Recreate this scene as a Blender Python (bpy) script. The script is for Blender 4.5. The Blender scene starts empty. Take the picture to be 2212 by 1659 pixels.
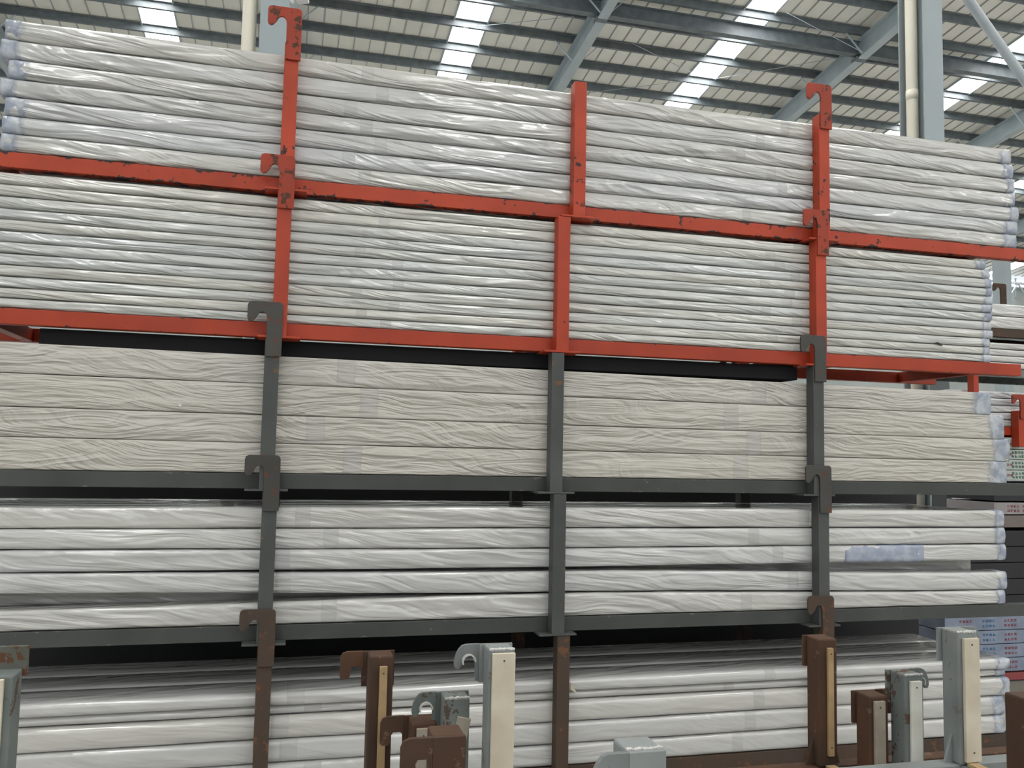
import bpy, bmesh, math, random
from mathutils import Vector, Matrix, noise
random.seed(7)
S = bpy.context.scene
C = S.collection

# ------------------------------------------------------------------ camera
F_PX, CX, CY = 1870.0, 1106.0, 829.5
def norm(v): return Vector(v).normalized()
AX = norm((7264, 300, 1870))                       # world X seen by the camera (x right, y down, z forward)
_c = .08; _a = (300 - 1870*_c)/7264
AZ = norm((_a, -1, _c))
AY = AZ.cross(AX)
if AY.z < 0: AY = -AY
CAM_H = 2.0
cam_data = bpy.data.cameras.new('camera')
cam = bpy.data.objects.new('camera', cam_data); C.objects.link(cam)
right = Vector((AX.x, AY.x, AZ.x)); up = -Vector((AX.y, AY.y, AZ.y)); back = -Vector((AX.z, AY.z, AZ.z))
m = Matrix((right, up, back)).transposed().to_4x4()
m.translation = Vector((0, 0, CAM_H))
cam.matrix_world = m
cam_data.sensor_width = 36; cam_data.lens = F_PX/2212*36
cam_data.clip_start = .05; cam_data.clip_end = 300
S.camera = cam

def ray(px, py):
    d = Vector(((px-CX)/F_PX, (py-CY)/F_PX, 1))
    return Vector((AX.dot(d), AY.dot(d), AZ.dot(d)))
def at(px, py, Y):
    """world point on the vertical plane at distance Y that a photo measurement falls on"""
    d = ray(px, py)
    return d*(Y/d.y) + Vector((0, 0, CAM_H))

# ------------------------------------------------------------------ world, exposure
S.view_settings.view_transform = 'Standard'
S.view_settings.look = 'None'
S.view_settings.gamma = 1
S.view_settings.use_curve_mapping = False
S.view_settings.exposure = 0.0
W = bpy.data.worlds.new('daylight'); S.world = W; W.use_nodes = True
bg = W.node_tree.nodes['Background']
bg.inputs[0].default_value = (.86, .93, 1.0, 1); bg.inputs[1].default_value = 1.0
SKYLIGHT = 16.5

# ------------------------------------------------------------------ materials
def mat(name):
    M = bpy.data.materials.new(name); M.use_nodes = True
    nt = M.node_tree; b = nt.nodes['Principled BSDF']
    return M, nt, b
def nd(nt, typ, **k):
    n = nt.nodes.new(typ)
    for a, v in k.items(): setattr(n, a, v)
    return n
def mth(nt, op, a, b=None, clamp=False):
    n = nd(nt, 'ShaderNodeMath', operation=op, use_clamp=clamp)
    for i, v in enumerate((a, b)):
        if v is None: continue
        if isinstance(v, (int, float)): n.inputs[i].default_value = v
        else: nt.links.new(v, n.inputs[i])
    return n.outputs[0]
def comb(nt, x, y, z):
    n = nd(nt, 'ShaderNodeCombineXYZ')
    for i, v in enumerate((x, y, z)):
        if isinstance(v, (int, float)): n.inputs[i].default_value = v
        else: nt.links.new(v, n.inputs[i])
    return n.outputs[0]
def noi(nt, vec, scale=1, detail=2, rough=.5, typ='FBM', dist=0):
    n = nd(nt, 'ShaderNodeTexNoise')
    try: n.noise_type = typ
    except Exception: pass
    nt.links.new(vec, n.inputs['Vector'])
    n.inputs['Scale'].default_value = scale; n.inputs['Detail'].default_value = detail
    n.inputs['Roughness'].default_value = rough; n.inputs['Distortion'].default_value = dist
    return n.outputs[0]
def ramp(nt, fac, stops):
    n = nd(nt, 'ShaderNodeValToRGB'); nt.links.new(fac, n.inputs[0])
    e = n.color_ramp.elements
    while len(e) < len(stops): e.new(.5)
    for i, (p, c) in enumerate(stops):
        e[i].position = p; e[i].color = (c, c, c, 1) if isinstance(c, (int, float)) else (*c, 1)
    return n.outputs[0]
def mixc(nt, fac, a, b):
    n = nd(nt, 'ShaderNodeMix', data_type='RGBA')
    for i, v in ((0, fac), (6, a), (7, b)):
        if isinstance(v, (int, float)): n.inputs[i].default_value = v
        elif isinstance(v, tuple): n.inputs[i].default_value = (*v, 1)
        else: nt.links.new(v, n.inputs[i])
    return n.outputs[2]
def bump(nt, h, b, strength, dist):
    n = nd(nt, 'ShaderNodeBump'); nt.links.new(h, n.inputs['Height'])
    n.inputs['Strength'].default_value = strength; n.inputs['Distance'].default_value = dist
    nt.links.new(n.outputs[0], b.inputs['Normal'])
def coords(nt):
    t = nd(nt, 'ShaderNodeTexCoord'); s = nd(nt, 'ShaderNodeSeparateXYZ')
    nt.links.new(t.outputs['Object'], s.inputs[0])
    o = nd(nt, 'ShaderNodeObjectInfo')
    return t.outputs['Object'], s.outputs[0], s.outputs[1], s.outputs[2], o.outputs['Random']

def film(name, warm, cool, rough, fine, shear, dist, whiten=.0):
    """thin plastic film pulled tight round a long bundle: creases run along the bundle and slant"""
    M, nt, b = mat(name)
    _, x, y, z, rnd = coords(nt)
    s = mth(nt, 'ADD', z, mth(nt, 'MULTIPLY', y, -1))
    off = mth(nt, 'MULTIPLY', rnd, 97.0)
    xo = mth(nt, 'ADD', x, off)
    low = noi(nt, comb(nt, mth(nt, 'MULTIPLY', xo, .9), mth(nt, 'MULTIPLY', s, 3), off), 1, 2)
    tilt = mth(nt, 'MULTIPLY', mth(nt, 'SUBTRACT', low, .5), shear)
    v1 = comb(nt, mth(nt, 'MULTIPLY', xo, 1.4), mth(nt, 'ADD', mth(nt, 'MULTIPLY', s, fine), tilt), off)
    n1 = noi(nt, v1, 1, 1.5, .45, 'RIDGED_MULTIFRACTAL')
    v2 = comb(nt, mth(nt, 'MULTIPLY', xo, 2.6 if rough < .3 else 5.0), mth(nt, 'ADD', mth(nt, 'MULTIPLY', s, fine*1.1), mth(nt, 'ADD', mth(nt, 'MULTIPLY', tilt, -1.3), mth(nt, 'MULTIPLY', xo, 3.5))), 4.0)
    n2 = noi(nt, v2, 1, 2, .45)
    v3 = comb(nt, mth(nt, 'MULTIPLY', xo, 1.2), mth(nt, 'MULTIPLY', s, fine*.35), 9.0)
    n3 = noi(nt, v3, 1, 2)
    h = mth(nt, 'ADD', mth(nt, 'MULTIPLY', n1, .35), mth(nt, 'ADD', mth(nt, 'MULTIPLY', n2, .9), mth(nt, 'MULTIPLY', n3, 1.5)))
    bump(nt, h, b, 1.0, dist)
    tone = noi(nt, comb(nt, mth(nt, 'MULTIPLY', xo, .7), mth(nt, 'MULTIPLY', s, 5), off), 1, 1)
    c = mixc(nt, mth(nt, 'MULTIPLY', mth(nt, 'ADD', rnd, tone), .5), warm, cool)
    nt.links.new(c, b.inputs['Base Color'])
    r = mth(nt, 'ADD', mth(nt, 'MULTIPLY', noi(nt, v3, 2, 2), .18), rough-.09)
    nt.links.new(r, b.inputs['Roughness'])
    b.inputs['Specular IOR Level'].default_value = .7
    b.inputs['Coat Weight'].default_value = .6 if rough < .3 else 0
    b.inputs['Coat Roughness'].default_value = .08
    return M
M_FILM_TOP = film('clear_film_over_white', (.475, .46, .425), (.44, .455, .475), .15, 22, 7, .034)
M_FILM_FINE = film('clear_film_narrow', (.475, .455, .40), (.425, .45, .46), .16, 30, 8, .026)
M_FILM_MATT = film('matt_cream_wrap', (.44, .412, .362), (.425, .405, .372), .36, 40, 16, .022)
M_FILM_LOW = film('clear_film_white_board', (.475, .46, .43), (.45, .455, .455), .17, 20, 6, .026)

M_FILM_T5 = film('clear_film_smooth_board', (.475, .46, .43), (.45, .455, .455), .17, 16, 5, .013)

def crumple(name, c1, c2, rough, alpha=1, fade=False):
    M, nt, b = mat(name)
    v, x, y, z, rnd = coords(nt)
    add = nd(nt, 'ShaderNodeVectorMath', operation='ADD'); nt.links.new(v, add.inputs[0])
    nt.links.new(comb(nt, mth(nt, 'MULTIPLY', rnd, 50), 0, 0), add.inputs[1])
    n = noi(nt, add.outputs[0], 26, 4, .6, 'RIDGED_MULTIFRACTAL')
    f = noi(nt, add.outputs[0], 14, 2)
    bump(nt, n, b, .8, .008)
    nt.links.new(mixc(nt, ramp(nt, f, [(.4, 0.), (.6, 1.)]), c1, c2), b.inputs['Base Color'])
    b.inputs['Roughness'].default_value = rough
    if fade:
        at_ = nd(nt, 'ShaderNodeAttribute', attribute_name='fade')
        nt.links.new(mth(nt, 'MULTIPLY', ramp(nt, mth(nt, 'ADD', mth(nt, 'MULTIPLY', at_.outputs['Fac'], 1.6), mth(nt, 'SUBTRACT', f, .75)), [(.05, 0.), (.6, 1.)]), alpha), b.inputs['Alpha'])
    else: b.inputs['Alpha'].default_value = alpha
    return M
M_END = crumple('gathered_blue_film', (.30, .34, .43), (.50, .53, .58), .16, .8, True)
M_TAPE = crumple('clear_packing_tape', (.56, .56, .55), (.60, .60, .59), .26, .22)
M_BLUE = crumple('blue_film_patch', (.30, .36, .52), (.45, .50, .62), .2, .55)

def paint(name, col, chip, amount, rough=.5, axis=None, dirt=None, scale=1.0):
    M, nt, b = mat(name)
    v, x, y, z, rnd = coords(nt)
    add = nd(nt, 'ShaderNodeVectorMath', operation='ADD'); nt.links.new(v, add.inputs[0])
    nt.links.new(comb(nt, mth(nt, 'MULTIPLY', rnd, 50), 3.3, 1.7), add.inputs[1])
    V = add.outputs[0]
    n = noi(nt, V, 17*scale, 6, .62)
    if axis:
        a = mth(nt, 'ABSOLUTE', {'x': x, 'z': z}[axis])
        e = mth(nt, 'MULTIPLY', mth(nt, 'SUBTRACT', a, .026), 8.0, True)
        n = mth(nt, 'ADD', n, e)
    f = ramp(nt, n, [(amount, 0.), (amount+.03, 1.)])
    b.inputs['Specular IOR Level'].default_value = .3
    big = noi(nt, V, 3.5, 3)
    c0 = mixc(nt, ramp(nt, big, [(.3, 0.), (.7, 1.)]), col, dirt or tuple(k*.75 for k in col))
    nt.links.new(mixc(nt, f, c0, chip), b.inputs['Base Color'])
    nt.links.new(ramp(nt, f, [(0, rough), (1, .8)]), b.inputs['Roughness'])
    bump(nt, mth(nt, 'ADD', mth(nt, 'MULTIPLY', f, -.6), mth(nt, 'MULTIPLY', noi(nt, V, 60, 3), .4)), b, .35, .003)
    return M
ORANGE = (.40, .050, .019); CHIP = (.045, .03, .03)
M_OR_RAIL = paint('orange_paint_rail', ORANGE, CHIP, .63, .45, 'z')
M_OR_POST = paint('orange_paint_post', (.43, .054, .021), CHIP, .61, .45)
M_OR_HOOK = paint('orange_paint_hook', (.32, .042, .018), (.07, .035, .022), .55, .5)
M_OR_RAIL2 = paint('orange_paint_rail_clean', (.37, .046, .018), CHIP, .73, .45, 'z')
M_OR_POST2 = paint('orange_paint_post_clean', (.40, .050, .020), CHIP, .69, .45)
M_GR_RAIL = paint('dark_grey_paint_rail', (.062, .066, .062), (.13, .12, .11), .70, .45, 'z')
M_GR_POST = paint('dark_grey_paint_post', (.075, .08, .078), (.14, .08, .05), .63, .45)
M_GR_HOOK = paint('dark_grey_hook', (.06, .058, .053), (.11, .045, .03), .58, .5)
M_RUST = paint('rusty_steel', (.085, .040, .022), (.13, .078, .048), .60, .75, None, (.040, .026, .018), .9)
M_RUST_OLD = paint('brown_weathered_steel', (.070, .044, .030), (.13, .060, .03), .60, .75, None, (.05, .04, .032), .8)
M_GALV = paint('galvanised_steel', (.25, .27, .27), (.15, .13, .11), .63, .40, None, (.15, .165, .165), 1.0)
M_GALV_D = paint('dirty_galvanised_steel', (.18, .20, .19), (.085, .055, .04), .58, .5, None, (.09, .105, .10), 1.2)
M_STAIN = paint('rust_stained_galvanised', (.20, .21, .19), (.10, .045, .025), .50, .6, None, (.08, .085, .07), 1.6)
M_WELD = paint('white_weld_seam', (.55, .55, .52), (.3, .29, .27), .62, .6)

def plain(name, col, rough=.6, col2=None, scale=5, bmp=0, metallic=0):
    M, nt, b = mat(name)
    v, x, y, z, rnd = coords(nt)
    add = nd(nt, 'ShaderNodeVectorMath', operation='ADD'); nt.links.new(v, add.inputs[0])
    nt.links.new(comb(nt, mth(nt, 'MULTIPLY', rnd, 50), 0, 0), add.inputs[1])
    n = noi(nt, add.outputs[0], scale, 4)
    nt.links.new(mixc(nt, ramp(nt, n, [(.35, 0.), (.68, 1.)]), col, col2 or tuple(k*.85 for k in col)), b.inputs['Base Color'])
    b.inputs['Roughness'].default_value = rough; b.inputs['Metallic'].default_value = metallic
    if bmp: bump(nt, n, b, .4, bmp)
    return M
M_PAD = plain('cream_wooden_pad', (.60, .55, .44), .6, (.48, .42, .32), 9, .002)
M_PAD_W = plain('white_plastic_pad', (.66, .66, .60), .5, (.55, .54, .47), 9, .001)
M_PAD_G = plain('grey_board_pad', (.34, .30, .25), .7, (.25, .21, .17), 14, .002)
M_SLOT_SHADE = plain('slot_shade_brown', (.022, .015, .012), .9)  # colour stands in for the shade inside a post opening
M_WOOD = plain('yellow_wood_strip', (.42, .29, .15), .65, (.30, .20, .10), 12, .002)
M_SCREW = plain('dark_screw', (.05, .045, .04), .5)
M_SHEET = plain('roof_sheet', (.76, .76, .70), .55, (.70, .70, .66), 1.5)
M_SEAM = plain('roof_seam', (.40, .41, .40), .6)
M_PURLIN = plain('galvanised_purlin', (.16, .185, .20), .5, (.11, .13, .145), 6)
M_RAFTER = plain('grey_blue_rafter_paint', (.40, .46, .49), .5, (.34, .40, .43), 2)
M_COLUMN = plain('grey_column_paint', (.31, .355, .37), .5, (.28, .325, .34), 1.2)
M_PIPE = plain('cream_pvc', (.80, .76, .64), .35, (.76, .72, .60), 1.5)
M_TUBE = plain('grey_tube_paint', (.36, .40, .42), .45)
M_FLOOR = plain('concrete_floor', (.46, .45, .42), .7, (.38, .37, .35), .8)
M_WALL = plain('grey_wall_sheet', (.40, .43, .42), .7, (.34, .37, .36), .7)
M_WHITE = plain('white_plastic', (.75, .75, .76), .3)
M_CARTON_G = plain('pale_carton', (.42, .46, .43), .7, (.34, .38, .35), 8)
M_CARTON_B = plain('blue_white_carton', (.22, .26, .34), .7, (.17, .20, .27), 8)
M_CARTON_R = plain('dull_red_carton', (.25, .05, .05), .7)
M_PRINT_G = plain('green_print', (.04, .13, .08), .7)
M_PRINT_R = plain('red_print', (.30, .08, .10), .7)
M_PRINT_B = plain('blue_print', (.06, .16, .30), .7)
M_BLACK = plain('black_cloth', (.02, .02, .022), .8)
def emis(name, col, s):
    M, nt, b = mat(name)
    b.inputs['Base Color'].default_value = (.8, .8, .8, 1)
    b.inputs['Emission Color'].default_value = (*col, 1); b.inputs['Emission Strength'].default_value = s
    return M
M_SKY = emis('daylit_fibreglass', (1, .985, .95), SKYLIGHT)
M_GLOW_PANEL = emis('added_glow_panel', (.95, .97, 1), 3.0)  # glow of the added wall bands that put streak highlights on the film
M_CLER = emis('daylit_clerestory_glass', (.93, .95, 1), 1.7)

# ------------------------------------------------------------------ mesh helpers
def link(name, bm, material, parent=None, smooth=False, origin=None):
    me = bpy.data.meshes.new(name)
    if origin is not None: bmesh.ops.translate(bm, verts=bm.verts, vec=-Vector(origin))
    bmesh.ops.recalc_face_normals(bm, faces=bm.faces)
    bm.to_mesh(me); bm.free()
    me.materials.append(material)
    if smooth:
        for p in me.polygons: p.use_smooth = True
    o = bpy.data.objects.new(name, me); C.objects.link(o)
    if origin is not None: o.location = Vector(origin)
    if parent is not None:
        o.parent = parent
        o.location = o.location - parent.location
    return o
def box(bm, x0, x1, y0, y1, z0, z1, bev=0, seg=2):
    r = bmesh.ops.create_cube(bm, size=1)
    for v in r['verts']:
        v.co = Vector(((x0+x1)/2 + v.co.x*(x1-x0), (y0+y1)/2 + v.co.y*(y1-y0), (z0+z1)/2 + v.co.z*(z1-z0)))
    if bev:
        es = set(e for v in r['verts'] for e in v.link_edges)
        bmesh.ops.bevel(bm, geom=list(es), offset=bev, segments=seg, affect='EDGES', profile=.5)
def boxobj(name, x0, x1, y0, y1, z0, z1, material, parent=None, bev=0):
    bm = bmesh.new(); box(bm, 0+x0, x1, y0, y1, z0, z1, bev)
    return link(name, bm, material, parent, origin=((x0+x1)/2, (y0+y1)/2, (z0+z1)/2))
def prism(bm, pts, y0, y1, bev=.0015):
    """outline in x,z pushed from y0 to y1"""
    a = [bm.verts.new((x, y0, z)) for x, z in pts]; b = [bm.verts.new((x, y1, z)) for x, z in pts]
    n = len(pts)
    f1 = bm.faces.new(a); f2 = bm.faces.new(b[::-1])
    for i in range(n): bm.faces.new((a[i], b[i], b[(i+1) % n], a[(i+1) % n]))
    if bev: bmesh.ops.bevel(bm, geom=list(f1.edges)+list(f2.edges), offset=bev, segments=1, affect='EDGES')
def cyl(bm, p, q, r, n=14, r2=None):
    p, q = Vector(p), Vector(q); d = (q-p); L = d.length
    mtx = Matrix.Translation((p+q)/2) @ d.to_track_quat('Z', 'Y').to_matrix().to_4x4()
    bmesh.ops.create_cone(bm, cap_ends=True, segments=n, radius1=r, radius2=r if r2 is None else r2, depth=L, matrix=mtx)
def bar(bm, p, q, w, h, upv=(0, 0, 1)):
    """rectangular bar between two points, w across, h along the up vector"""
    p, q = Vector(p), Vector(q); d = (q-p).normalized(); u = Vector(upv); s = d.cross(u).normalized(); u = s.cross(d)
    vs = [bm.verts.new(c + s*(w/2*i) + u*(h/2*j)) for c in (p, q) for i, j in ((-1, -1), (1, -1), (1, 1), (-1, 1))]
    for f in ((0, 1, 2, 3), (7, 6, 5, 4), (0, 4, 5, 1), (1, 5, 6, 2), (2, 6, 7, 3), (3, 7, 4, 0)): bm.faces.new([vs[i] for i in f])
def empty(name, loc):
    o = bpy.data.objects.new(name, None); C.objects.link(o); o.location = loc; o.empty_display_size = .1; return o
def tag(o, label, cat, group=None, kind=None):
    if label: o['label'] = label
    if cat: o['category'] = cat
    if group: o['group'] = group
    if kind: o['kind'] = kind
    return o
def struct(o): o['kind'] = 'structure'; return o

# ------------------------------------------------------------------ building shell
SL = .12                                                   # fall of the roof away from the camera
RH = 12.0
def roofz(y): return CAM_H + RH - SL*y
X0, X1, Y0, Y1 = -22., 48., -19., 31.
struct(boxobj('floor', X0-.2, X1+.2, Y0-.2, Y1+.2, -.1, 0, M_FLOOR))
struct(boxobj('wall_back', X0, X1, Y1, Y1+.2, 0, 9.72, M_WALL))
struct(boxobj('wall_front', X0, X1, Y0-.2, Y0, 0, roofz(Y0)-.4, M_WALL))
struct(boxobj('wall_left', X0-.2, X0, Y0, Y1, 0, 10.2, M_WALL))
struct(boxobj('wall_right', X1, X1+.2, Y0, Y1, 0, 10.2, M_WALL))
strips = [-9.6, -3.17, 3.66, 9.85, 16.75, 23.2, 29.6, 36.0]
SW = .37
bm = bmesh.new()
edges = [X0]
for s in strips: edges += [s-SW, s+SW]
edges.append(X1)
def slab(bm, xa, xb, ya, yb, t0, t1):
    vs = [bm.verts.new((x, y, roofz(y)+t)) for t in (t0, t1) for x, y in ((xa, ya), (xb, ya), (xb, yb), (xa, yb))]
    for f in ((3, 2, 1, 0), (4, 5, 6, 7), (0, 1, 5, 4), (1, 2, 6, 5), (2, 3, 7, 6), (3, 0, 4, 7)): bm.faces.new([vs[i] for i in f])
for i in range(0, len(edges), 2): slab(bm, edges[i], edges[i+1], Y0, Y1, 0, .06)
ceil = struct(link('ceiling', bm, M_SHEET))
bm = bmesh.new()
x = X0
while x < X1:
    if all(abs(x-s) > SW for s in strips): slab(bm, x-.011, x+.011, Y0, Y1, -.028, .0)
    x += .362
o = link('sheet_seam', bm, M_SEAM, ceil)
for i, s in enumerate(strips):
    bm = bmesh.new(); slab(bm, s-SW, s+SW, Y0, Y1, .01, .05)
    w = struct(link('window_%d' % (i+1), bm, M_SKY))
    bm = bmesh.new(); slab(bm, s+SW-.005, s+SW+.03, Y0, Y1, -.05, .01); slab(bm, s-SW-.03, s-SW+.005, Y0, Y1, -.05, .01)
    link('window_frame', bm, M_RAFTER, w)
# purlins: cold formed sections across the bays
py = [1.5*.983*(12.49+.635*k)+.17 for k in range(-34, 12)]
k = 0
BEAM_Y = 16.97
for y in py:
    if y < Y0+.3 or y > Y1-.2 or abs(y-BEAM_Y) < .1: continue
    k += 1
    z = roofz(y)
    bm = bmesh.new()
    bar(bm, (X0, y, z-.10), (X1, y, z-.10), .012, .16)
    bar(bm, (X0, y-.03, z-.025), (X1, y-.03, z-.025), .07, .012)
    bar(bm, (X0, y+.03, z-.175), (X1, y+.03, z-.175), .07, .012)
    bar(bm, (X0, y+.06, z-.16), (X1, y+.06, z-.16), .01, .04)
    struct(link('trim_%d' % k, bm, M_PURLIN))
# rafters: I sections falling with the roof, fly braces to the purlins
RX = [-6.65, -.235, 6.185, 12.6, 19.0, 25.4, 31.8]
def ibeam(bm, p, q, w, h, t=.014, upv=(0, 0, 1)):
    p, q = Vector(p), Vector(q); d = (q-p).normalized(); u = Vector(upv); s = d.cross(u).normalized(); u = s.cross(d)
    bar(bm, p, q, .01, h, upv)
    bar(bm, p+u*(h/2), q+u*(h/2), w, t, upv); bar(bm, p-u*(h/2), q-u*(h/2), w, t, upv)
for i, x in enumerate(RX):
    bm = bmesh.new()
    ibeam(bm, (x, Y0+.2, roofz(Y0+.2)-.44), (x, Y1-.1, roofz(Y1-.1)-.44), .22, .44)
    k += 1
    r = struct(link('trim_%d' % k, bm, M_RAFTER))
    for y in py[::2]:
        if 12 < y < 24:
            for sgn in (-1, 1):
                bm = bmesh.new(); bar(bm, (x+sgn*.10, y, roofz(y)-.62), (x+sgn*.52, y, roofz(y)-.2), .05, .012)
                link('fly_brace', bm, M_RAFTER, r)
# deep tie beam running along the bays
bm = bmesh.new(); z = roofz(BEAM_Y)-.37
ibeam(bm, (X0, BEAM_Y, z), (X1, BEAM_Y, z), .18, .31)
for x in RX: box(bm, x-.12, x+.12, BEAM_Y-.12, BEAM_Y+.12, z-.30, z-.22)
tag(link('tie_beam', bm, M_PURLIN), 'deep grey steel tie beam crossing all rafters just under the roof', 'beam')
# thin sag rods
def rod(a, b, r, label):
    bm = bmesh.new(); cyl(bm, a, b, r, 6)
    tag(link('brace_rod', bm, M_RAFTER), label, 'rod', 'thin roof brace rods')
def rp(px, py_, dz=.24):
    d = ray(px, py_); t = (RH-dz)/(d.z + SL*d.y); return d*t + Vector((0, 0, CAM_H))
for a, b, l in (((1275, 200), (1478, 175), 'thin steel rod under the roof right of the tallest middle orange post'),
                ((1541, 171), (1850, 118), 'thin steel rod from the third bright skylight strip towards the second rafter'),
                ((1365, 93), (1500, 160), 'thin steel rod slanting down from the first rafter to the third skylight strip'),
                ((1700, 28), (1862, 112), 'thin steel rod slanting from the top of the third skylight strip to the second rafter'),
                ((1000, 60), (1240, 36), 'thin steel rod between the second skylight strip and the first rafter')):
    dz_ = .66 if a[0] == 1700 else .24
    rod(rp(*a, dz_), rp(*b, dz_), .008, l)
# clerestory on the back wall
bm = bmesh.new(); box(bm, X0+1, X1-1, Y1-.02, Y1+.05, 9.72, 10.1)
w = struct(link('window_9', bm, M_CLER))
bm = bmesh.new()
x = X0+1
while x < X1-1:
    box(bm, x, x+.05, Y1-.08, Y1-.02, 9.3, 10.15); x += 1.4
box(bm, X0, X1, Y1-.1, Y1-.02, 9.68, 9.76)
link('window_frame', bm, M_TUBE, w)
bm = bmesh.new()
x = 10
while x < X1-2:
    bar(bm, (x, Y1-1, 8.6), (x+.8, Y1-1, 9.7), .05, .05, (0, 1, 0)); bar(bm, (x+.8, Y1-1, 9.7), (x+1.6, Y1-1, 8.6), .05, .05, (0, 1, 0)); x += 1.6
bar(bm, (10, Y1-1, 8.6), (X1-1, Y1-1, 8.6), .08, .08); bar(bm, (10, Y1-1, 9.7), (X1-1, Y1-1, 9.7), .08, .08)
tag(link('lattice_girder', bm, M_TUBE), 'grey lattice girder in front of the far bright window band', 'girder')

bm = bmesh.new(); box(bm, X0+1, X1-1, Y0-.02, Y0+.03, 8.2, 11.4)  # added glowing band on the unseen front wall, for highlights on the film
w = struct(link('window_10', bm, M_GLOW_PANEL))
bm = bmesh.new(); box(bm, X0-.02, X0+.03, Y0+1, Y1-1, 6.4, 8.4)  # second added glowing band, on the unseen left wall
w = struct(link('window_11', bm, M_GLOW_PANEL))
# columns and downpipes
CYD = 7.38
def column(x, w, label):
    c = empty('steel_column', (x, CYD, 0))
    z = roofz(CYD)-.2
    bm = bmesh.new(); box(bm, x-w/2, x+w/2, CYD-.225, CYD-.21, 0, z)
    link('front_flange', bm, M_COLUMN, c, origin=(x, CYD-.16, 0))
    bm = bmesh.new(); box(bm, x-w/2, x+w/2, CYD+.13, CYD+.145, 0, z)
    link('rear_flange', bm, M_COLUMN, c, origin=(x, CYD+.16, 0))
    bm = bmesh.new(); box(bm, x-.006, x+.006, CYD-.21, CYD+.13, 0, z)
    link('web', bm, M_COLUMN, c, origin=(x, CYD, 0))
    bm = bmesh.new(); box(bm, x-w/2-.01, x+w/2+.01, CYD-.23, CYD+.15, 0, .02)
    link('base_plate', bm, M_COLUMN, c, origin=(x, CYD, 0))
    tag(c, label, 'column', 'steel columns behind the rack')
    return c
def downpipe(x, y, zj, label):
    bm = bmesh.new(); cyl(bm, (x, y, 0), (x, y, roofz(y)-.3), .058, 24)
    o = link('downpipe', bm, M_PIPE, smooth=False)
    for p in o.data.polygons: p.use_smooth = len(p.vertices) == 4
    tag(o, label, 'pipe', 'cream rainwater downpipes')
    for z in zj:
        bm = bmesh.new(); cyl(bm, (x, y, z-.05), (x, y, z+.05), .062, 24)
        c = link('pipe_collar', bm, M_PIPE, o)
        for p in c.data.polygons: p.use_smooth = len(p.vertices) == 4
    return o
column(-.235, .23, 'grey painted steel column at upper left behind the orange hooked post')
column(6.185, .23, 'grey painted steel column at upper right behind the rack')
downpipe(-.44, CYD-.1, [at(537, 8, CYD).z+.05], 'cream plastic downpipe on the left side of the upper left column')
downpipe(6.11, CYD, [at(1965, 206, CYD).z], 'cream plastic downpipe with a collar on the upper right column')
# slanting tube brace beside right column
a = at(2078, -20, CYD); b = at(2250, 225, CYD)
bm = bmesh.new(); d = b-a; cyl(bm, a-d*.05, b+d*2.0, .05, 18)
o = link('tube_brace', bm, M_TUBE, smooth=False)
for p in o.data.polygons: p.use_smooth = len(p.vertices) == 4
tag(o, 'grey round tube brace slanting down at the top right corner', 'brace')
# small flood lamp on left column
p = at(641, -3, CYD-.2)
t = empty('wall_lamp', p)
bm = bmesh.new(); cyl(bm, p+Vector((.0, 0, .0)), p+Vector((.09, -.02, .015)), .048, 20); link('lamp_housing', bm, M_WHITE, t, origin=p)
q = at(630, 2, CYD-.2)
bm = bmesh.new(); bmesh.ops.create_uvsphere(bm, u_segments=16, v_segments=10, radius=.028, matrix=Matrix.Translation(q) @ Matrix.Diagonal((1, 1, 1.2, 1))); link('lamp_bulb', bm, M_WHITE, t, True, origin=p)
bm = bmesh.new(); bar(bm, p+Vector((.05, 0, .02)), (-.12, CYD-.17, p.z+.14), .025, .025); link('bracket', bm, M_WHITE, t, origin=p)
tag(t, 'small white lamp fixed high on the upper left column', 'lamp')

# ------------------------------------------------------------------ bundles
FY = 4.80                                                  # front face of the stacked loads
def section(x, zb, zt, y0, dp, rad):
    pts = []
    def side(p, q, n):
        for i in range(n): pts.append((p[0]+(q[0]-p[0])*i/n, p[1]+(q[1]-p[1])*i/n))
    def corner(cy, cz, a0, n=3):
        for i in range(n):
            a = math.radians(a0 - 90*i/n); pts.append((cy+rad*math.cos(a), cz+rad*math.sin(a)))
    # going: bottom of the front, up the front, over the top, down the back
    y1 = y0+dp
    nf = 7
    corner(y0+rad, zb+rad, 270); side((y0, zb+rad), (y0, zt-rad), nf)
    corner(y0+rad, zt-rad, 180); side((y0+rad, zt), (y1-rad, zt), 3)
    corner(y1-rad, zt-rad, 90); side((y1, zt-rad), (y1, zb+rad), 2)
    corner(y1-rad, zb+rad, 0); side((y1-rad, zb), (y0+rad, zb), 2)
    return pts
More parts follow.
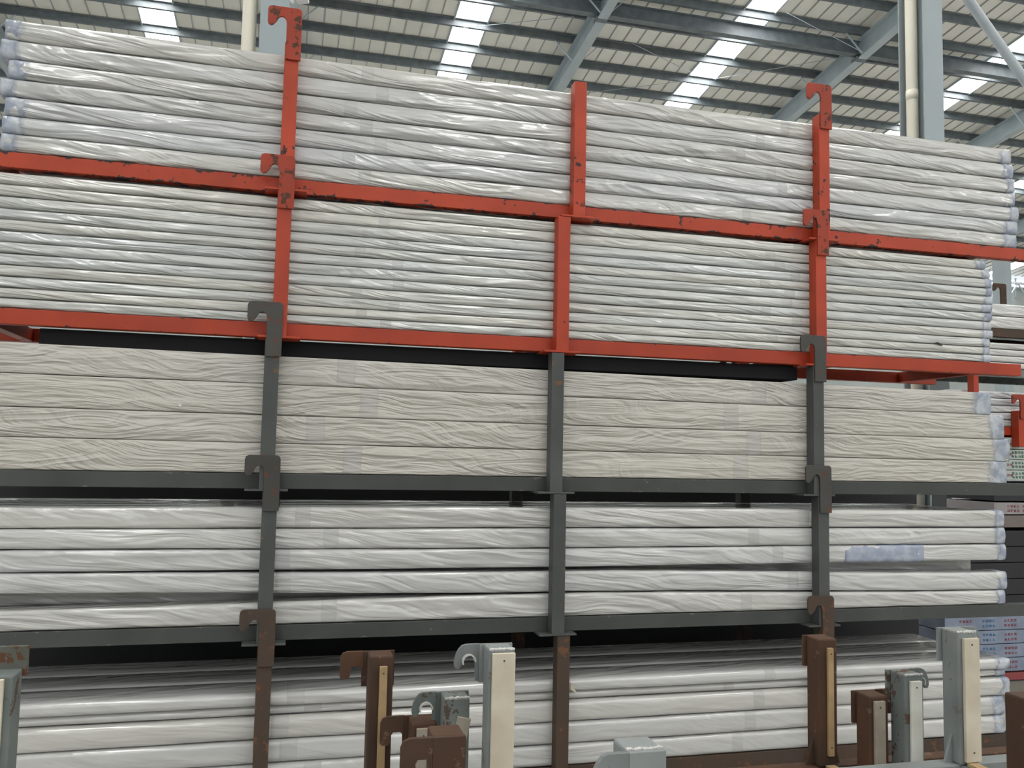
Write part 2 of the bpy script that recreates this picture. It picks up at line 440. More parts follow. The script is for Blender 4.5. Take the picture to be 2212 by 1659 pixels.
def loft(x0, x1, zfun, y0, dp, rad, seed, nx, amp, crump=0, grow=0, cap=(True, True), bulge=0.0, fade_side=0):
    bm = bmesh.new(); rings = []
    if crump: lay = bm.verts.layers.float.new('fade')
    for i in range(nx+1):
        t = i/nx; x = x0+(x1-x0)*t
        zb, zt = zfun(x)
        pts = section(x, zb, zt, y0, dp, rad)
        cy, cz = y0+dp/2, (zb+zt)/2
        H = zt-zb
        ring = []
        for (y, z) in pts:
            u = (z-cz)/(H/2)
            sh = 3*noise.noise(Vector((x*.6, seed, 0)))
            n = noise.noise(Vector((x*1.6, (z-zb)*16+sh+x*.5, seed*3.1)))*.6 + noise.noise(Vector((x*4, (z-zb)*30-sh*2, seed*1.7)))*.4
            d = amp*n + grow
            if crump: d += crump*noise.noise(Vector((x*28, y*24+z*20, seed)))
            oy = (-1 if y < cy else 1)*(.0 if abs(y-cy) < dp/2-rad-1e-5 else 1)
            oz = (1 if z > cz else -1)*(0 if abs(z-cz) < H/2-rad-1e-5 else 1)
            L = math.hypot(oy, oz) or 1
            yy = y+oy/L*d; zz = z+oz/L*min(d, .0015 if not crump else d)
            if oy < 0: yy -= bulge*(1-u*u)
            ring.append(bm.verts.new((x+(crump*.8*noise.noise(Vector((z*40, y*30, seed+9))) if (crump and i in (0, nx)) else 0), yy, zz)))
        rings.append(ring)
    n = len(rings[0])
    for a, b in zip(rings, rings[1:]):
        for j in range(n): bm.faces.new((a[j], a[(j+1) % n], b[(j+1) % n], b[j]))
    if crump:
        for i, r in enumerate(rings):
            for v in r: v[lay] = (1-i/nx) if fade_side == 0 else i/nx
    if cap[0]: bm.faces.new(rings[0][::-1])
    if cap[1]: bm.faces.new(rings[-1])
    return bm
def interp(pts):
    """pts: list of (x, zb, zt)"""
    def f(x):
        if x <= pts[0][0]: return pts[0][1], pts[0][2]
        for a, b in zip(pts, pts[1:]):
            if x <= b[0]:
                t = (x-a[0])/(b[0]-a[0]); t = t*t*(3-2*t) if len(pts) > 2 else t
                return a[1]+(b[1]-a[1])*t, a[2]+(b[2]-a[2])*t
        return pts[-1][1], pts[-1][2]
    return f
seedc = [0]
def bundle(x0, x1, zpts, y0, dp, rad, material, label, group, tapes=(), endl=.10, nx=150, amp=.004, bulge=.003, ends=(True, True)):
    seedc[0] += 1; sd = seedc[0]*1.37
    zf = interp(zpts)
    bm = loft(x0+.01, x1-.01, zf, y0, dp, rad, sd, nx, amp, bulge=bulge)
    o = link('wrapped_bundle', bm, material, smooth=True, origin=((x0+x1)/2, y0+dp/2, zpts[0][1]))
    tag(o, label, 'bundle', group)
    for tx, tw in tapes:
        bm = loft(tx-tw/2, tx+tw/2, zf, y0, dp, rad, sd, 6, amp, grow=.0012, bulge=bulge)
        link('tape_band', bm, M_TAPE, o, True, origin=o.location)['label'] = 'clear tape band round the bundle'
    for side, on in zip((0, 1), ends):
        if not on: continue
        e = endl*random.uniform(1.0, 1.6)
        a, b = (x0, x0+e) if side == 0 else (x1-e, x1)
        bm = loft(a, b, zf, y0, dp, rad, sd+3, 9, amp, crump=.0045, grow=.0022, bulge=bulge, fade_side=side)
        link('end_wrap', bm, M_END, o, True, origin=o.location)['label'] = 'bluish gathered film end'
    return o
def backrows(n, x0, x1, levels, y0, dp, rad, material, label, group):
    lv = sorted(levels, key=lambda q: -q[0])
    """rows behind the front one, copies of one plain bundle"""
    protos = {}
    for r in range(n):
        for (zb, zt) in levels:
            h = round(zt-zb, 3)
            dx = random.uniform(-.05, .03)
            if h not in protos:
                seedc[0] += 1
                bm = loft(x0, x1, lambda x: (0, zt-zb), 0, dp-.006, rad, seedc[0], 40, .003)
                protos[h] = link('wrapped_bundle', bm, material, smooth=True)
                o = protos[h]
            else:
                o = protos[h].copy(); C.objects.link(o)
            o.location = (dx, y0+r*dp+.003, zb)
            tag(o, '%s, %s layer, %s row back' % (label, nth[lv.index((zb, zt))].replace(' from top', ''), ('second', 'third', 'fourth', 'fifth')[r]), 'bundle', group)

nth = ['top', 'second from top', 'third from top', 'fourth from top', 'fifth from top', 'sixth from top', 'seventh from top', 'eighth from top', 'ninth from top', 'tenth from top', 'eleventh from top', 'twelfth from top']
# tier 1 (highest): seven bundles
n = 7
zt1 = [4.171, 4.064, 3.961, 3.861, 3.765, 3.666, 3.572, 3.476]
xl = [-1.478, -1.493, -1.45, -1.482, -1.455, -1.463, -1.464]; xr = [4.767, 4.779, 4.792, 4.789, 4.817, 4.802, 4.791]
look = ['dented film near its right end', 'with crumpled blue right end', 'smooth pale film', 'wavy creased film', 'slanting creases', 'smooth satin film', 'on the upper orange rail']
for i in range(n):
    j = .09*(random.random()-.5)
    bundle(xl[i], xr[i], [(-1.5, zt1[i+1]+.0015, zt1[i]-.002), (5, zt1[i+1]+.0015, zt1[i]-.002)], FY, .16, .02, M_FILM_TOP,
           'bundle %s of seven in the highest cradle, %s' % (nth[i], look[i]), 'seven wrapped bundles in the highest cradle',
           [(.36+.10*math.sin(i*2.1), .07), (2.85+.16*math.cos(i*1.7), .06)], amp=.005, bulge=.005)
backrows(4, -1.47, 4.72, [(zt1[i+1]+.002, zt1[i]-.002) for i in range(n)], FY+.165, .16, .02, M_FILM_TOP,
         'wrapped bundle of the highest cradle', 'bundles behind the front row of the highest cradle')
# tier 2: twelve thin bundles
zt2 = [3.370, 3.308, 3.246, 3.184, 3.127, 3.070, 3.013, 2.954, 2.896, 2.838, 2.780, 2.727, 2.675]
xr2 = [4.533, 4.566, 4.583, 4.581, 4.587, 4.578, 4.576, 4.568, 4.577, 4.556, 4.551, 4.56]
for i in range(12):
    tp = [(.45+.12*math.sin(i*2.9), .06), (2.98+.12*math.cos(i*2.3), .07)]
    bundle(-1.62, xr2[i], [(-1.5, zt2[i+1]+.001, zt2[i]-.001), (5, zt2[i+1]+.001, zt2[i]-.001)], FY, .18, .015, M_FILM_FINE,
           'thin film-wrapped bundle, %s of twelve in the second highest cradle' % nth[i], 'twelve thin bundles in the second highest cradle',
           tp, endl=.075, amp=.0035, bulge=.003)
backrows(3, -1.62, 4.5, [(zt2[i+1]+.001, zt2[i]-.001) for i in range(12)], FY+.19, .18, .015, M_FILM_FINE,
         'thin wrapped bundle of the second highest cradle', 'bundles behind the front row of the second highest cradle')
# tier 3: four thick cream bundles
z3 = [(2.505, 2.469), (2.35, 2.323), (2.182, 2.160), (2.032, 2.013), (1.868, 1.868)]
xr3 = [4.549, 4.653, 4.694, 4.666]
l3 = ['ending shortest at right', 'with violet-grey end', 'reaching furthest right', 'resting on the grey rail']
for i in range(4):
    (tL, tR), (bL, bR) = z3[i], z3[i+1]
    bundle(-1.6, xr3[i], [(-1.5, bL+.001, tL-.001), (4.7, bR+.001, tR-.001)], FY, .24, .009, M_FILM_MATT,
           'thick cream bundle %s of four in middle cradle, %s' % (nth[i], l3[i]), 'four thick cream bundles in the middle cradle',
           [(.30+.16*math.sin(i*2.2), .10), (2.72+.10*math.cos(i*2.7), .10)], endl=.13, amp=.002, bulge=.001)
backrows(2, -1.6, 4.52, [(1.868, 2.02), (2.022, 2.17), (2.172, 2.32), (2.322, 2.465)], FY+.25, .25, .01, M_FILM_MATT,
         'thick cream bundle of the middle cradle', 'bundles behind the front row of the middle cradle')
# tier 4: five bundles, uneven
t4 = [([(-1.4, 1.577, 1.683), (1.46, 1.579, 1.695), (4.6, 1.579, 1.688)], 4.635, 'with rounded edge'),
      ([(-1.4, 1.475, 1.575), (1.46, 1.464, 1.575), (4.6, 1.47, 1.573)], 4.639, 'with flat film'),
      ([(-1.4, 1.362, 1.471), (1.46, 1.354, 1.461), (4.6, 1.361, 1.466)], 4.643, 'with blue film patch'),
      ([(-1.4, 1.258, 1.358), (1.46, 1.214, 1.332), (4.6, 1.17, 1.285)], 4.645, 'sloping down to the right'),
      ([(-1.4, 1.076, 1.178), (1.46, 1.076, 1.206), (4.6, 1.076, 1.166)], 4.627, 'on the lower grey rail')]
for i, (zp, xe, l) in enumerate(t4):
    tp = [(-.02+.16*math.sin(i*1.9)+.12, .08), (2.93+.2*math.cos(i*2.4), .07)]
    b = bundle(-1.6, xe, zp, FY, .15, .018, M_FILM_LOW, 'white bundle %s of five in fourth cradle down, %s' % (nth[i], l),
           'five wrapped bundles in the fourth cradle down', tp, endl=.10, amp=.004, bulge=.003)
    if i == 2:
        bm = loft(3.42, 4.0, interp(zp), FY, .15, .018, 5.5, 30, .004, crump=.003, grow=.0025, bulge=.003)
        link('film_patch', bm, M_BLUE, b, True, origin=b.location)['label'] = 'bluish loose film patch'
backrows(4, -1.6, 4.55, [(1.076, 1.17), (1.172, 1.27), (1.272, 1.37), (1.372, 1.47), (1.472, 1.575), (1.577, 1.685)], FY+.16, .16, .018, M_FILM_LOW,
         'white wrapped bundle of the fourth cradle down', 'bundles behind the front row of the fourth cradle')
# tier 5: five layers of wide bundles
t5 = [(.655, .724, 0, 4.653, 'broad and glossy'), (.603, .652, .03, 4.64, 'thin and set back'), (.487, .600, 0, 4.646, 'with a blue right end'),
      (.367, .484, 0, 4.60, 'with loose shiny film'), (.247, .363, 0, 4.60, 'on the rusty rail')]
for i, (zb, zt, back_, xe, l) in enumerate(t5):
    bundle(-1.6, xe, [(-1.6, zb, zt), (5, zb, zt)], FY+back_, .27, .022, M_FILM_T5,
           'wide white bundle %s of five in lowest cradle, %s' % (nth[i], l), 'five wide bundles in the lowest cradle',
           [(.10+.1*math.sin(i*2), .09), (2.75+.14*math.cos(i*2.6), .07)], amp=.004, bulge=.004)
backrows(2, -1.6, 4.55, [(zb, zt) for zb, zt, *_ in t5], FY+.285, .27, .022, M_FILM_T5,
         'wide white bundle of the lowest cradle', 'bundles behind the front row of the lowest cradle')

bm = bmesh.new(); box(bm, -1.25, 3.14, 4.875, 5.50, 2.503, 2.590, .004)  # added filler: near-black box that paints the gap's shade
tag(link('long_box', bm, plain('gap_shade_black', (.006, .006, .008), .9), origin=(1, 5.3, 2.474)), 'added black filler box painting the shade in the gap above the cream bundles', 'carton')
def fleck(pts, y, m_, owner, name):
    bm = bmesh.new(); prism(bm, pts, y-.004, y, 0); link(name, bm, m_, owner, origin=owner.location)
def find(txt): return [o for o in C.objects if o.get('label', '').startswith(txt)][0]
b = find('thin film-wrapped bundle, tenth'); p = at(2026, 743, FY-.006)
fleck([(p.x-.03, p.z+.004), (p.x-.008, p.z+.012), (p.x+.02, p.z+.004), (p.x+.035, p.z-.012), (p.x+.01, p.z-.008), (p.x-.012, p.z-.002)], FY-.006, M_BLACK, b, 'tear')
b = find('thick cream bundle second'); p = at(389, 875, FY-.004)
fleck([(p.x-.008, p.z+.008), (p.x+.002, p.z+.001), (p.x+.008, p.z+.006), (p.x+.003, p.z-.008), (p.x-.005, p.z-.004)], FY-.004, M_WHITE, b, 'tear')
b = find('wide white bundle third'); p = at(1232, 1478, FY-.01)
fleck([(p.x, p.z+.01), (p.x+.012, p.z-.008), (p.x+.05, p.z-.065), (p.x+.02, p.z-.04), (p.x, p.z-.03)], FY-.01, M_PAD, b, 'tape_flap')
# ------------------------------------------------------------------ the stacked cradles
def hook_outline(x, zt, dirn=-1, top=.19, low=.10, w=.08, arm=.10):
    p = [(0, -low), (w, -low), (w, top-.02), (w-.006, top-.006), (w-.02, top), (-arm+.02, top), (-arm+.005, top-.007), (-arm, top-.022),
         (-arm, .10), (-arm+.006, .086), (-arm+.018, .080), (-arm+.030, .085), (-arm+.045, .103), (-.044, .128), (-.034, .136), (-.022, .138), (-.010, .132), (-.002, .120), (0, .10)]
    return [(x+q*(-dirn), zt+r) for q, r in p]
def cradle(zb, posts, pz1, mats, xa, xb, label, feet_to_floor=False):
    """zb: top of the rails; posts: x of left, centre and right posts"""
    mr, mp, mh = mats
    root = empty('stacking_cradle', ((xa+xb)/2, FY+.4, zb-.08))
    tag(root, label, 'rack', 'five cradles of the tall stack')
    def part(name, x0, x1, y0, y1, z0, z1, m_, bev=.003, par=None, orig=None):
        bm = bmesh.new(); box(bm, x0, x1, y0, y1, z0, z1, bev)
        o = bpy_link(name, bm, m_, par or root, ((x0+x1)/2, (y0+y1)/2, (z0+z1)/2)); return o
    def bpy_link(name, bm, m_, par, origin):
        me = bpy.data.meshes.new(name); bmesh.ops.translate(bm, verts=bm.verts, vec=-Vector(origin))
        bmesh.ops.recalc_face_normals(bm, faces=bm.faces); bm.to_mesh(me); bm.free(); me.materials.append(m_)
        o = bpy.data.objects.new(name, me); C.objects.link(o); o.parent = par
        base = Vector((0, 0, 0)); q = par
        while q is not None: base += q.location; q = q.parent
        o.location = Vector(origin)-base; return o
    YB = 5.66
    part('rail', xa, xb, FY, FY+.06, zb-.08, zb, mr)
    part('rail', xa, xb, YB-.06, YB, zb-.08, zb, mr)
    for x in [xa+.25, posts[0], posts[1], posts[2], 4.50]:
        part('cross_member', x-.03, x+.03, FY+.06, YB-.06, zb-.078, zb-.002, mr)
    for yf, yb_, front in ((FY-.078, FY-.002, True), (YB+.002, YB+.078, False)):
        for i, x in enumerate(posts):
            w = .0375
            p = part('post', x-w, x+w, yf, yb_, zb-.08, pz1, mp)
            fy0, fy1 = (yf+.0, yb_+.07) if front else (yf-.07, yb_)
            part('foot_plate', x-.11, x+.11, yf-.002 if front else yf-.07, yb_+.07 if front else yb_+.002, zb-.09, zb-.079, mp, .002, p)
            if feet_to_floor: part('foot', x-w, x+w, yf, yb_, 0, zb-.09, mp, .003, p)
            if i != 1:
                bm = bmesh.new()
                y0, y1 = (yf-.014, yf-.001) if front else (yb_+.001, yb_+.014)
                prism(bm, hook_outline(x-w+.005, pz1), y0, y1)
                bpy_link('hook', bm, mh, p, (x, (y0+y1)/2, pz1))
    return root
RX_ = 4.98
cradle(3.474, (-.058, 1.604, 3.245), 4.205, (M_OR_RAIL, M_OR_POST, M_OR_HOOK), -1.75, RX_, 'orange steel stacking cradle at the very top of the stack, bare hooks above its load')
cradle(2.674, (-.062, 1.515, 3.215), 3.382, (M_OR_RAIL2, M_OR_POST2, M_OR_HOOK), -1.75, 4.81, 'orange steel stacking cradle second from the top, its rail end showing at right')
cradle(1.866, (-.094, 1.49, 3.19), 2.582, (M_GR_RAIL, M_GR_POST, M_GR_HOOK), -1.75, RX_, 'dark grey steel stacking cradle holding the four thick cream bundles')
cradle(1.074, (-.074, 1.515, 3.22), 1.774, (M_GR_RAIL, M_GR_POST, M_GR_HOOK), -1.75, RX_, 'dark grey steel stacking cradle second from the bottom holding uneven white bundles')
cradle(.245, (-.066, 1.55, 3.23), .982, (M_RUST_OLD, M_RUST_OLD, M_RUST_OLD), -1.75, RX_, 'rusty brown steel stacking cradle at the bottom of the stack', True)

# ------------------------------------------------------------------ low empty cradles in the foreground
def arc(cx, cz, r, a0, a1, n):
    return [(cx+r*math.cos(math.radians(a0+(a1-a0)*i/n)), cz+r*math.sin(math.radians(a0+(a1-a0)*i/n))) for i in range(n+1)]
def round_hook(xe, zt, s=1, d=-1):
    """curled hook; d -1 to the left"""
    p = [(0, 0), (-.040, 0)] + [(-.040-.034*math.sin(math.radians(a)), -.062+.062*math.cos(math.radians(a))) for a in (20, 40, 60, 80)]
    p += [(-.073, -.060), (-.068, -.070), (-.058, -.070), (-.052, -.060)]
    p += arc(-.031, -.047, .020, 205, 0, 10) + [(-.011, -.105), (0, -.105)]
    return [(xe+q*s*(-d), zt+r*s) for q, r in p]
def square_hook(xe, zt, s=1, d=-1, reach=.072, drop=.085):
    p = [(0, 0), (-reach+.02, 0), (-reach+.006, -.006), (-reach, -.02), (-reach, -drop+.008), (-reach+.006, -drop), (-reach+.026, -drop), (-reach+.032, -drop+.008),
         (-reach+.032, -.056), (-reach+.038, -.046), (-.012, -.046), (-.004, -.054), (-.004, -.11), (0, -.11)]
    return [(xe+q*s*(-d), zt+r*s) for q, r in p]
def low_cradle(Yf, Yn, z0, ztop, xs, mt, pad, hooks, label, xa, xb, near=True, floor=False, padw=.03, padoff=0, strip_on_cross=None, near_x=None):
    root = empty('low_cradle', ((xa+xb)/2, (Yf+Yn)/2, z0-.08))
    tag(root, label, 'rack', 'empty low cradles in the foreground')
    R = root.location
    def pt(name, bm, m_, par, o):
        me = bpy.data.meshes.new(name); bmesh.ops.translate(bm, verts=bm.verts, vec=-Vector(o)); bmesh.ops.recalc_face_normals(bm, faces=bm.faces)
        bm.to_mesh(me); bm.free(); me.materials.append(m_)
        ob = bpy.data.objects.new(name, me); C.objects.link(ob); ob.parent = par
        base = Vector((0, 0, 0)); q = par
        while q is not None: base += q.location; q = q.parent
        ob.location = Vector(o)-base; return ob
    def bx(name, x0, x1, y0, y1, za, zb, m_, par, bev=.003):
        bm = bmesh.new(); box(bm, x0, x1, y0, y1, za, zb, bev)
        return pt(name, bm, m_, par, ((x0+x1)/2, (y0+y1)/2, (za+zb)/2))
    h = .0375
    for Y in (Yf, Yn):
        bx('rail', xa, xb, Y-.03, Y+.03, z0-.08, z0, mt, root)
    for i, x in enumerate(xs):
        bx('cross_member', x-.03, x+.03, Yn+.031, Yf-.031, z0-.078, z0-.002, mt, root)
        if strip_on_cross: bx('wood_strip', x-.018, x+.018, Yn+.10, Yf-.045, z0-.001, z0+.010, strip_on_cross, root, .001)
        for far in ((True, False) if near else (True,)):
            Y = Yf if far else Yn
            xx = x if far or near_x is None else near_x[i]
            p = bx('post', xx-h, xx+h, Y-h, Y+h, z0 if not floor else z0, ztop, mt, root, .006)
            if i < len(pad) and far and pad[i]:
                m_, w, tilt, top, bot, off = pad[i]
                bm = bmesh.new(); box(bm, -w/2, w/2, -.006, .006, z0+bot-(ztop-top), 0, .001)
                q = pt('pad', bm, m_, p, (0, 0, 0))
                q.location = Vector((off, -h-.007, ztop-top)) - Vector((0, 0, (z0+ztop)/2)); q.rotation_euler = (0, tilt, 0)
                if tilt == 0:
                    for zz in (-.02, z0+bot-(ztop-top)+.03):
                        bm = bmesh.new(); cyl(bm, (0, -.0075, zz), (0, -.005, zz), .0028, 8)
                        me = bpy.data.meshes.new('screw'); bm.to_mesh(me); bm.free(); me.materials.append(M_SCREW)
                        sc = bpy.data.objects.new('screw', me); C.objects.link(sc); sc.parent = q
            kind, d = hooks[i]
            bm = bmesh.new()
            y0, y1 = (Y+h+.001, Y+h+.011) if far else (Y-h-.013, Y-h-.001)
            o_ = .0122 if far else .0002
            if not far and i == 1: d = 1
            edge = xx-h-o_ if d < 0 else xx+h+o_
            if kind == 'round':
                prism(bm, round_hook(edge, ztop, 1.0 if far else 1.0, d), y0, y1, .001)
            elif kind == 'square':
                prism(bm, square_hook(edge, ztop, 1, d), y0, y1, .001)
            hk = None
            if kind != 'plate': hk = pt('hook', bm, mt, p, (xx, (y0+y1)/2, ztop))
            else: bm.free()
            if kind == 'round':
                bm = bmesh.new()
                a = arc(-.031, -.047, .0205, 205, -5, 12); b = arc(-.031, -.047, .0165, -5, 205, 12)
                prism(bm, [(edge+q_*(-d), ztop+r_) for q_, r_ in a+b], y0-.012, y1+.004, 0)
                pt('hook_lining', bm, M_WELD, hk, (xx, (y0+y1)/2, ztop))
            # backing plate that carries the hook
            bm = bmesh.new(); box(bm, xx-h-(.012 if far else .0), xx+h+(.012 if far else .0), y0, y1, ztop-.11, ztop-.001, .001)
            pt('hook_plate', bm, mt, p, (xx, (y0+y1)/2, ztop))
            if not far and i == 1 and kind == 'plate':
                bx('slot_shade', xx-h+.012, xx+h-.004, y0-.002, y0+.004, ztop-.22, ztop-.065, M_SLOT_SHADE, p, .001)  # raised dark plate painting the shade of the tube opening
            if mt in (M_GALV, M_GALV_D):
                bm = bmesh.new(); rw = random.Random(int(xx*100))
                for q_ in range(16):
                    bmesh.ops.create_icosphere(bm, subdivisions=1, radius=rw.uniform(.003, .006), matrix=Matrix.Translation((xx-h+.004+q_*.0045, Y-h+.003+rw.uniform(-.002, .003), ztop-.001)))
                w_ = pt('weld_seam', bm, M_WELD, p, (xx, Y-h, ztop)); w_['kind'] = 'stuff'
            # gusset at the foot
            bm = bmesh.new(); prism(bm, [(xx-h-.03, z0), (xx-h, z0), (xx-h, z0+.09)], Y-.005, Y+.005, 0)
            pt('gusset', bm, mt, p, (xx, Y, z0))
            bm = bmesh.new(); prism(bm, [(xx+h, z0), (xx+h+.03, z0), (xx+h, z0+.09)], Y-.005, Y+.005, 0)
            pt('gusset', bm, mt, p, (xx, Y, z0))
            if floor: bx('leg', xx-h, xx+h, Y-h, Y+h, 0, z0-.081, mt, root)
    return root
def zat(px, py_, Y): return at(px, py_, Y).z
YA, YBk, YC, YD = 2.80, 2.47, 2.60, 2.66
XA = (at(822, 1500, YA-.037).x, at(1789, 1500, YA-.037).x)
XB = (at(1083, 1500, YBk-.037).x, at(2092, 1500, YBk-.037).x)
XC = (at(988, 1530, YC-.037).x, at(1975, 1500, YC-.037).x)
XD = (at(916, 1600, YD-.037).x, at(1899, 1550, YD-.037).x)
zA = zat(800, 1418, YA-.037); zB = zat(1060, 1403, YBk-.037); zC = zat(985, 1508, YC-.037); zD = zat(890, 1562, YD-.037)
low_cradle(YD, 1.77, .76, zD, XD, M_RUST, [(M_PAD_G, .040, 0, .015, .0, -.004)]*2, [('square', -1), ('square', 1)],
           'lowest rusty empty cradle of the foreground pile, with grey board pads on its posts', -.15, 2.75, floor=True)
low_cradle(YC, 1.70, .84, zC, XC, M_GALV_D, [(M_PAD_G, .040, .22, .055, .0, .02), (M_PAD_W, .042, 0, .02, .0, .0)], [('round', -1), ('round', 1)],
           'dull galvanised empty cradle, its left post with a loose tilted board strip', -.08, 2.85)
low_cradle(YA, 2.02, .92, zA, XA, M_RUST, [(M_WOOD, .024, 0, .03, .04, .006), (M_WOOD, .022, 0, .03, .04, .004)], [('square', -1), ('plate', -1)],
           'rusty brown empty cradle with narrow yellow wood strips on its posts', -.35, 2.95, strip_on_cross=M_WOOD, near_x=(at(969, 1620, 1.98).x, XA[1]+.115))
low_cradle(YBk, 1.61, 1.02, zB, XB, M_GALV, [(M_PAD, .066, 0, .01, .0, .003), (M_PAD, .058, 0, .02, .012, .006)], [('round', -1), ('round', 1)],
           'light galvanised empty cradle on top of the pile with wide cream pads', .0, 3.0, strip_on_cross=M_WOOD, near_x=(.682, XB[1]))
# single galvanised post at the left edge
Y = 2.45
xr_ = at(38, 1500, Y-.04).x-.012; zt = zat(20, 1452, Y)
root = empty('end_cradle', (xr_-.06, Y, 0))
tag(root, 'galvanised post with cream pad and rust-stained top plate at the left edge', 'rack')
def lp(name, x0, x1, y0, y1, z0, z1, m_, bev=.003):
    bm = bmesh.new(); box(bm, x0, x1, y0, y1, z0, z1, bev); return link(name, bm, m_, root, origin=root.location)
lp('post', xr_-.10, xr_, Y-.04, Y+.04, .02, zt, M_GALV_D, .005)
lp('pad', xr_-.095, xr_-.018, Y-.053, Y-.0405, .5, zt-.006, M_PAD, .002)
lp('hook_plate', xr_-.13, xr_+.010, Y+.041, Y+.053, zt-.02, zat(30, 1396, Y+.04), M_STAIN, .002)
lp('base_plate', xr_-.2, xr_+.06, Y-.14, Y+.14, 0, .02, M_GALV_D, .002)

# ------------------------------------------------------------------ rack behind, seen past the right end
BY = 6.15; BD = .60; BX1 = 9.6
def far_bundles(y_top, y_bot, n, x0, m_, label, group, px=2180):
    zt_, zb_ = zat(px, y_top, BY), zat(px, y_bot, BY)
    h = (zt_-zb_)/n
    for i in range(n):
        seedc[0] += 1
        z0_ = zb_+i*h
        bm = loft(x0, BX1, lambda x: (z0_+.002, z0_+h-.002), BY, BD, min(.015, h*.3), seedc[0], 30, .004)
        o = link('wrapped_bundle', bm, m_, smooth=True, origin=(7.5, BY+BD/2, z0_))
        tag(o, label % nth[n-1-i], 'bundle', group)
    return zb_
x2 = at(2052, 830, BY).x
fz = [far_bundles(657, 711, 2, x2, M_FILM_LOW, 'cream bundle of the background rack top load, %s of two', 'background bundles, top load'),
      far_bundles(741, 797, 4, x2, M_FILM_LOW, 'white bundle in the second load of the background rack, %s of four', 'background bundles, second load'),
      far_bundles(846, 922, 5, x2, M_FILM_TOP, 'white bundle behind the small orange hook at the right edge, %s of five', 'background bundles, third load')]
far = [(0, M_RUST_OLD, 'rusty cradle under the cream top load of the background rack'), (1, M_GALV_D, 'pale grey cradle under the second load of the background rack'), (2, M_OR_POST2, 'bright orange cradle with a hooked post seen past the right end')]
H3 = zat(2190, 888, BY)
for i, m_, l in far:
    zb_ = fz[i]-.002
    r = empty('stacking_cradle', (7.5, BY+.3, zb_-.08))
    tag(r, l, 'rack', 'background rack cradles')
    def fp(name, x0, x1, y0, y1, z0, z1, par=r, mm=None):
        bm = bmesh.new(); box(bm, x0, x1, y0, y1, z0, z1, .002); return link(name, bm, mm or m_, par, origin=par.location)
    fp('rail', x2-.02, BX1+.1, BY, BY+.05, zb_-.07, zb_); fp('rail', x2-.02, BX1+.1, BY+BD-.05, BY+BD, zb_-.07, zb_)
    for x in (x2+.2, 7.2, 8.3, 9.3): fp('cross_member', x-.025, x+.025, BY+.05, BY+BD-.05, zb_-.068, zb_-.004)
    zl = (fz[1]+.1, fz[2]+.1, 0)[i]
    for x in (7.1, 9.3): fp('post', x-.035, x+.035, BY+BD+.005, BY+BD+.075, zl, zb_-.0)
    if i == 2:
        x = at(2191, 900, BY).x
        fp('post', x-.04, x+.04, BY-.085, BY-.005, fz[2]-.17, H3)
        bm = bmesh.new()
        prism(bm, [(x-.03+p[0]*.85, H3+p[1]*.72) for p in hook_outline(0, 0)], BY-.10, BY-.087)
        link('hook', bm, M_OR_HOOK, r, origin=r.location)
        x = at(2102, 830, BY-.04).x
        fp('post', x-.026, x+.026, BY-.075, BY-.005, zat(2102, 905, BY), zat(2102, 812, BY))
x = at(2168, 640, BY+.1).x; z = zat(2166, 652, BY+.1)
bm = bmesh.new(); prism(bm, [(x-.03+p[0]*.8, z+.045+p[1]*.62) for p in hook_outline(0, 0)], BY+.10, BY+.112)
tag(link('hook_plate', bm, M_RUST), 'small rusty hook standing on the cream background load at the right edge', 'hook')
def cartons(y_top, y_bot, n, x0, m_, label, prints, px=2190, Yc=BY, grp='printed long cartons in the background'):
    zt_, zb_ = zat(px, y_top, Yc), zat(px, y_bot, Yc); h = (zt_-zb_)/n
    for i in range(n):
        z0_ = zb_+i*h
        bm = bmesh.new(); box(bm, x0, BX1, Yc, Yc+.55, z0_+.003, z0_+h-.003, .004)
        o = link('long_box', bm, m_, origin=(x0+2, Yc+.3, z0_))
        tag(o, label % nth[n-1-i] if '%s' in label else label, 'carton', grp)
        for mm, xs_, rows in prints:
            bm = bmesh.new(); rnd = random.Random(i*7+int(x0*10))
            for rr in range(rows):
                zc = z0_+h*(.32+.36*rr/max(1, rows-1) if rows > 1 else .5)
                for xx in xs_:
                    for g in range(4):
                        xg = xx+g*.034
                        box(bm, xg, xg+.005, Yc-.002, Yc+.001, zc-.010, zc+.010)
                        for q in (0, 1, 2): 
                            if rnd.random() > .3: box(bm, xg-.006, xg+.018, Yc-.002, Yc+.001, zc-.010+.008*q, zc-.006+.008*q)
                        if rnd.random() > .4: box(bm, xg+.013, xg+.017, Yc-.002, Yc+.001, zc-.010, zc+.006)
            p_ = link('print', bm, mm, o, origin=o.location); p_['kind'] = 'stuff'
cx0 = at(2120, 1000, BY).x
M_BR = plain('brown_carton', (.16, .13, .12), .7); M_DK = plain('dark_carton_shade', (.016, .016, .02), .7)  # M_DK is darkened to near black to paint in the gaps' shade
cartons(948, 1038, 4, cx0, M_CARTON_G, 'pale long carton with green print beyond the cream bundles, %s of four', [(M_PRINT_G, (cx0+.32, cx0+.55, cx0+.8), 2), (M_PRINT_R, (cx0+.2,), 1)])
cartons(1042, 1083, 2, cx0+.12, M_DK, 'added dark filler box beyond the lower right of the cream bundles, %s of two', [])  # added near-black row that fills in the dark area here
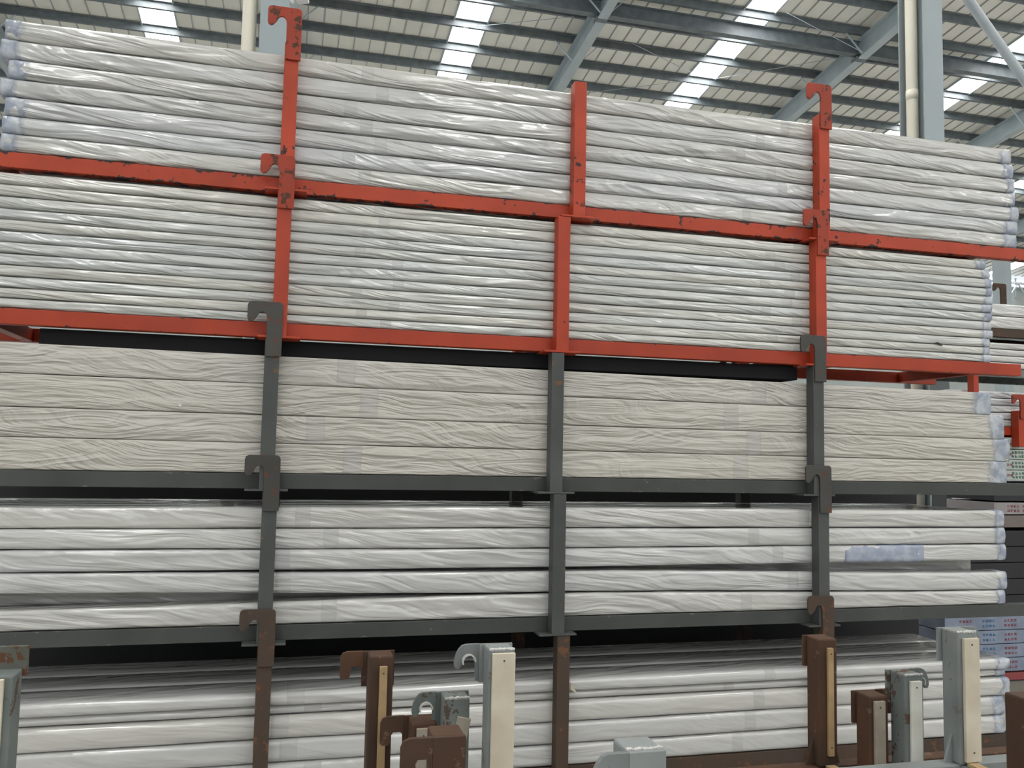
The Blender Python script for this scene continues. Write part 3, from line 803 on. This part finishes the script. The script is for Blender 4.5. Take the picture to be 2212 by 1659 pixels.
cartons(1085, 1112, 1, cx0+.12, plain('pinkish_carton', (.27, .25, .25), .7), 'pale pinkish carton beyond the fourth cradle at the right edge', [(M_PRINT_R, (cx0+.26, cx0+.42), 2)])
cartons(1113, 1140, 1, cx0+.1, M_BR, 'brown carton beyond the fourth cradle at the right edge', [])
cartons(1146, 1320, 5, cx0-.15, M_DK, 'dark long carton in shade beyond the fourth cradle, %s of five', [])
cartons(1330, 1450, 4, cx0-.4, M_CARTON_B, 'blue-white printed carton at the lower right, %s of four', [(M_PRINT_B, (cx0-.02, cx0+.5), 2), (M_PRINT_R, (cx0-.25, cx0+.2), 2)])
cartons(1452, 1470, 1, cx0, M_CARTON_R, 'dull red long carton under the blue-white ones', [])
# steel frame carrying the cartons
zr = zat(2190, 1472, BY)
bm = bmesh.new(); box(bm, cx0-.5, BX1, BY+.02, BY+.53, 0, zr, .01)
tag(link('plinth', bm, plain('dirty_concrete', (.20, .185, .16), .8)), 'grey concrete block under the background cartons at the lower right', 'plinth')
DH = (at(900, 1056.5, 6.0).z-.06)/9
# added dark filler boxes behind the stack, their colour paints the gaps' shade
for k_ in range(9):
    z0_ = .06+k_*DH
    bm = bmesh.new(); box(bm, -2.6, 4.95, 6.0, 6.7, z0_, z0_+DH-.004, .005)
    tag(link('long_box', bm, M_DK, origin=(.5, 6.35, z0_)), 'dark long carton behind the tall stack, %s of nine' % nth[8-k_], 'carton', 'added dark fillers behind the tall stack')
bm = bmesh.new(); box(bm, -2.4, -2.2, 6.0, 6.7, 0, .06); tag(link('sleeper', bm, M_WOOD), 'timber sleeper under the left end of the dark fillers', 'sleeper')
bm = bmesh.new(); box(bm, 3.1, 3.3, 6.0, 6.7, 0, .06); tag(link('sleeper', bm, M_WOOD), 'timber sleeper under the right end of the dark fillers', 'sleeper')
# a column of the next row, far away
p = at(2164, 600, 22.0)
bm = bmesh.new(); box(bm, p.x-.17, p.x+.17, 21.8, 22.2, 0, roofz(22)-.6, .01)
tag(link('steel_column', bm, M_COLUMN), 'far grey column seen over the cream background load at the right edge', 'column')
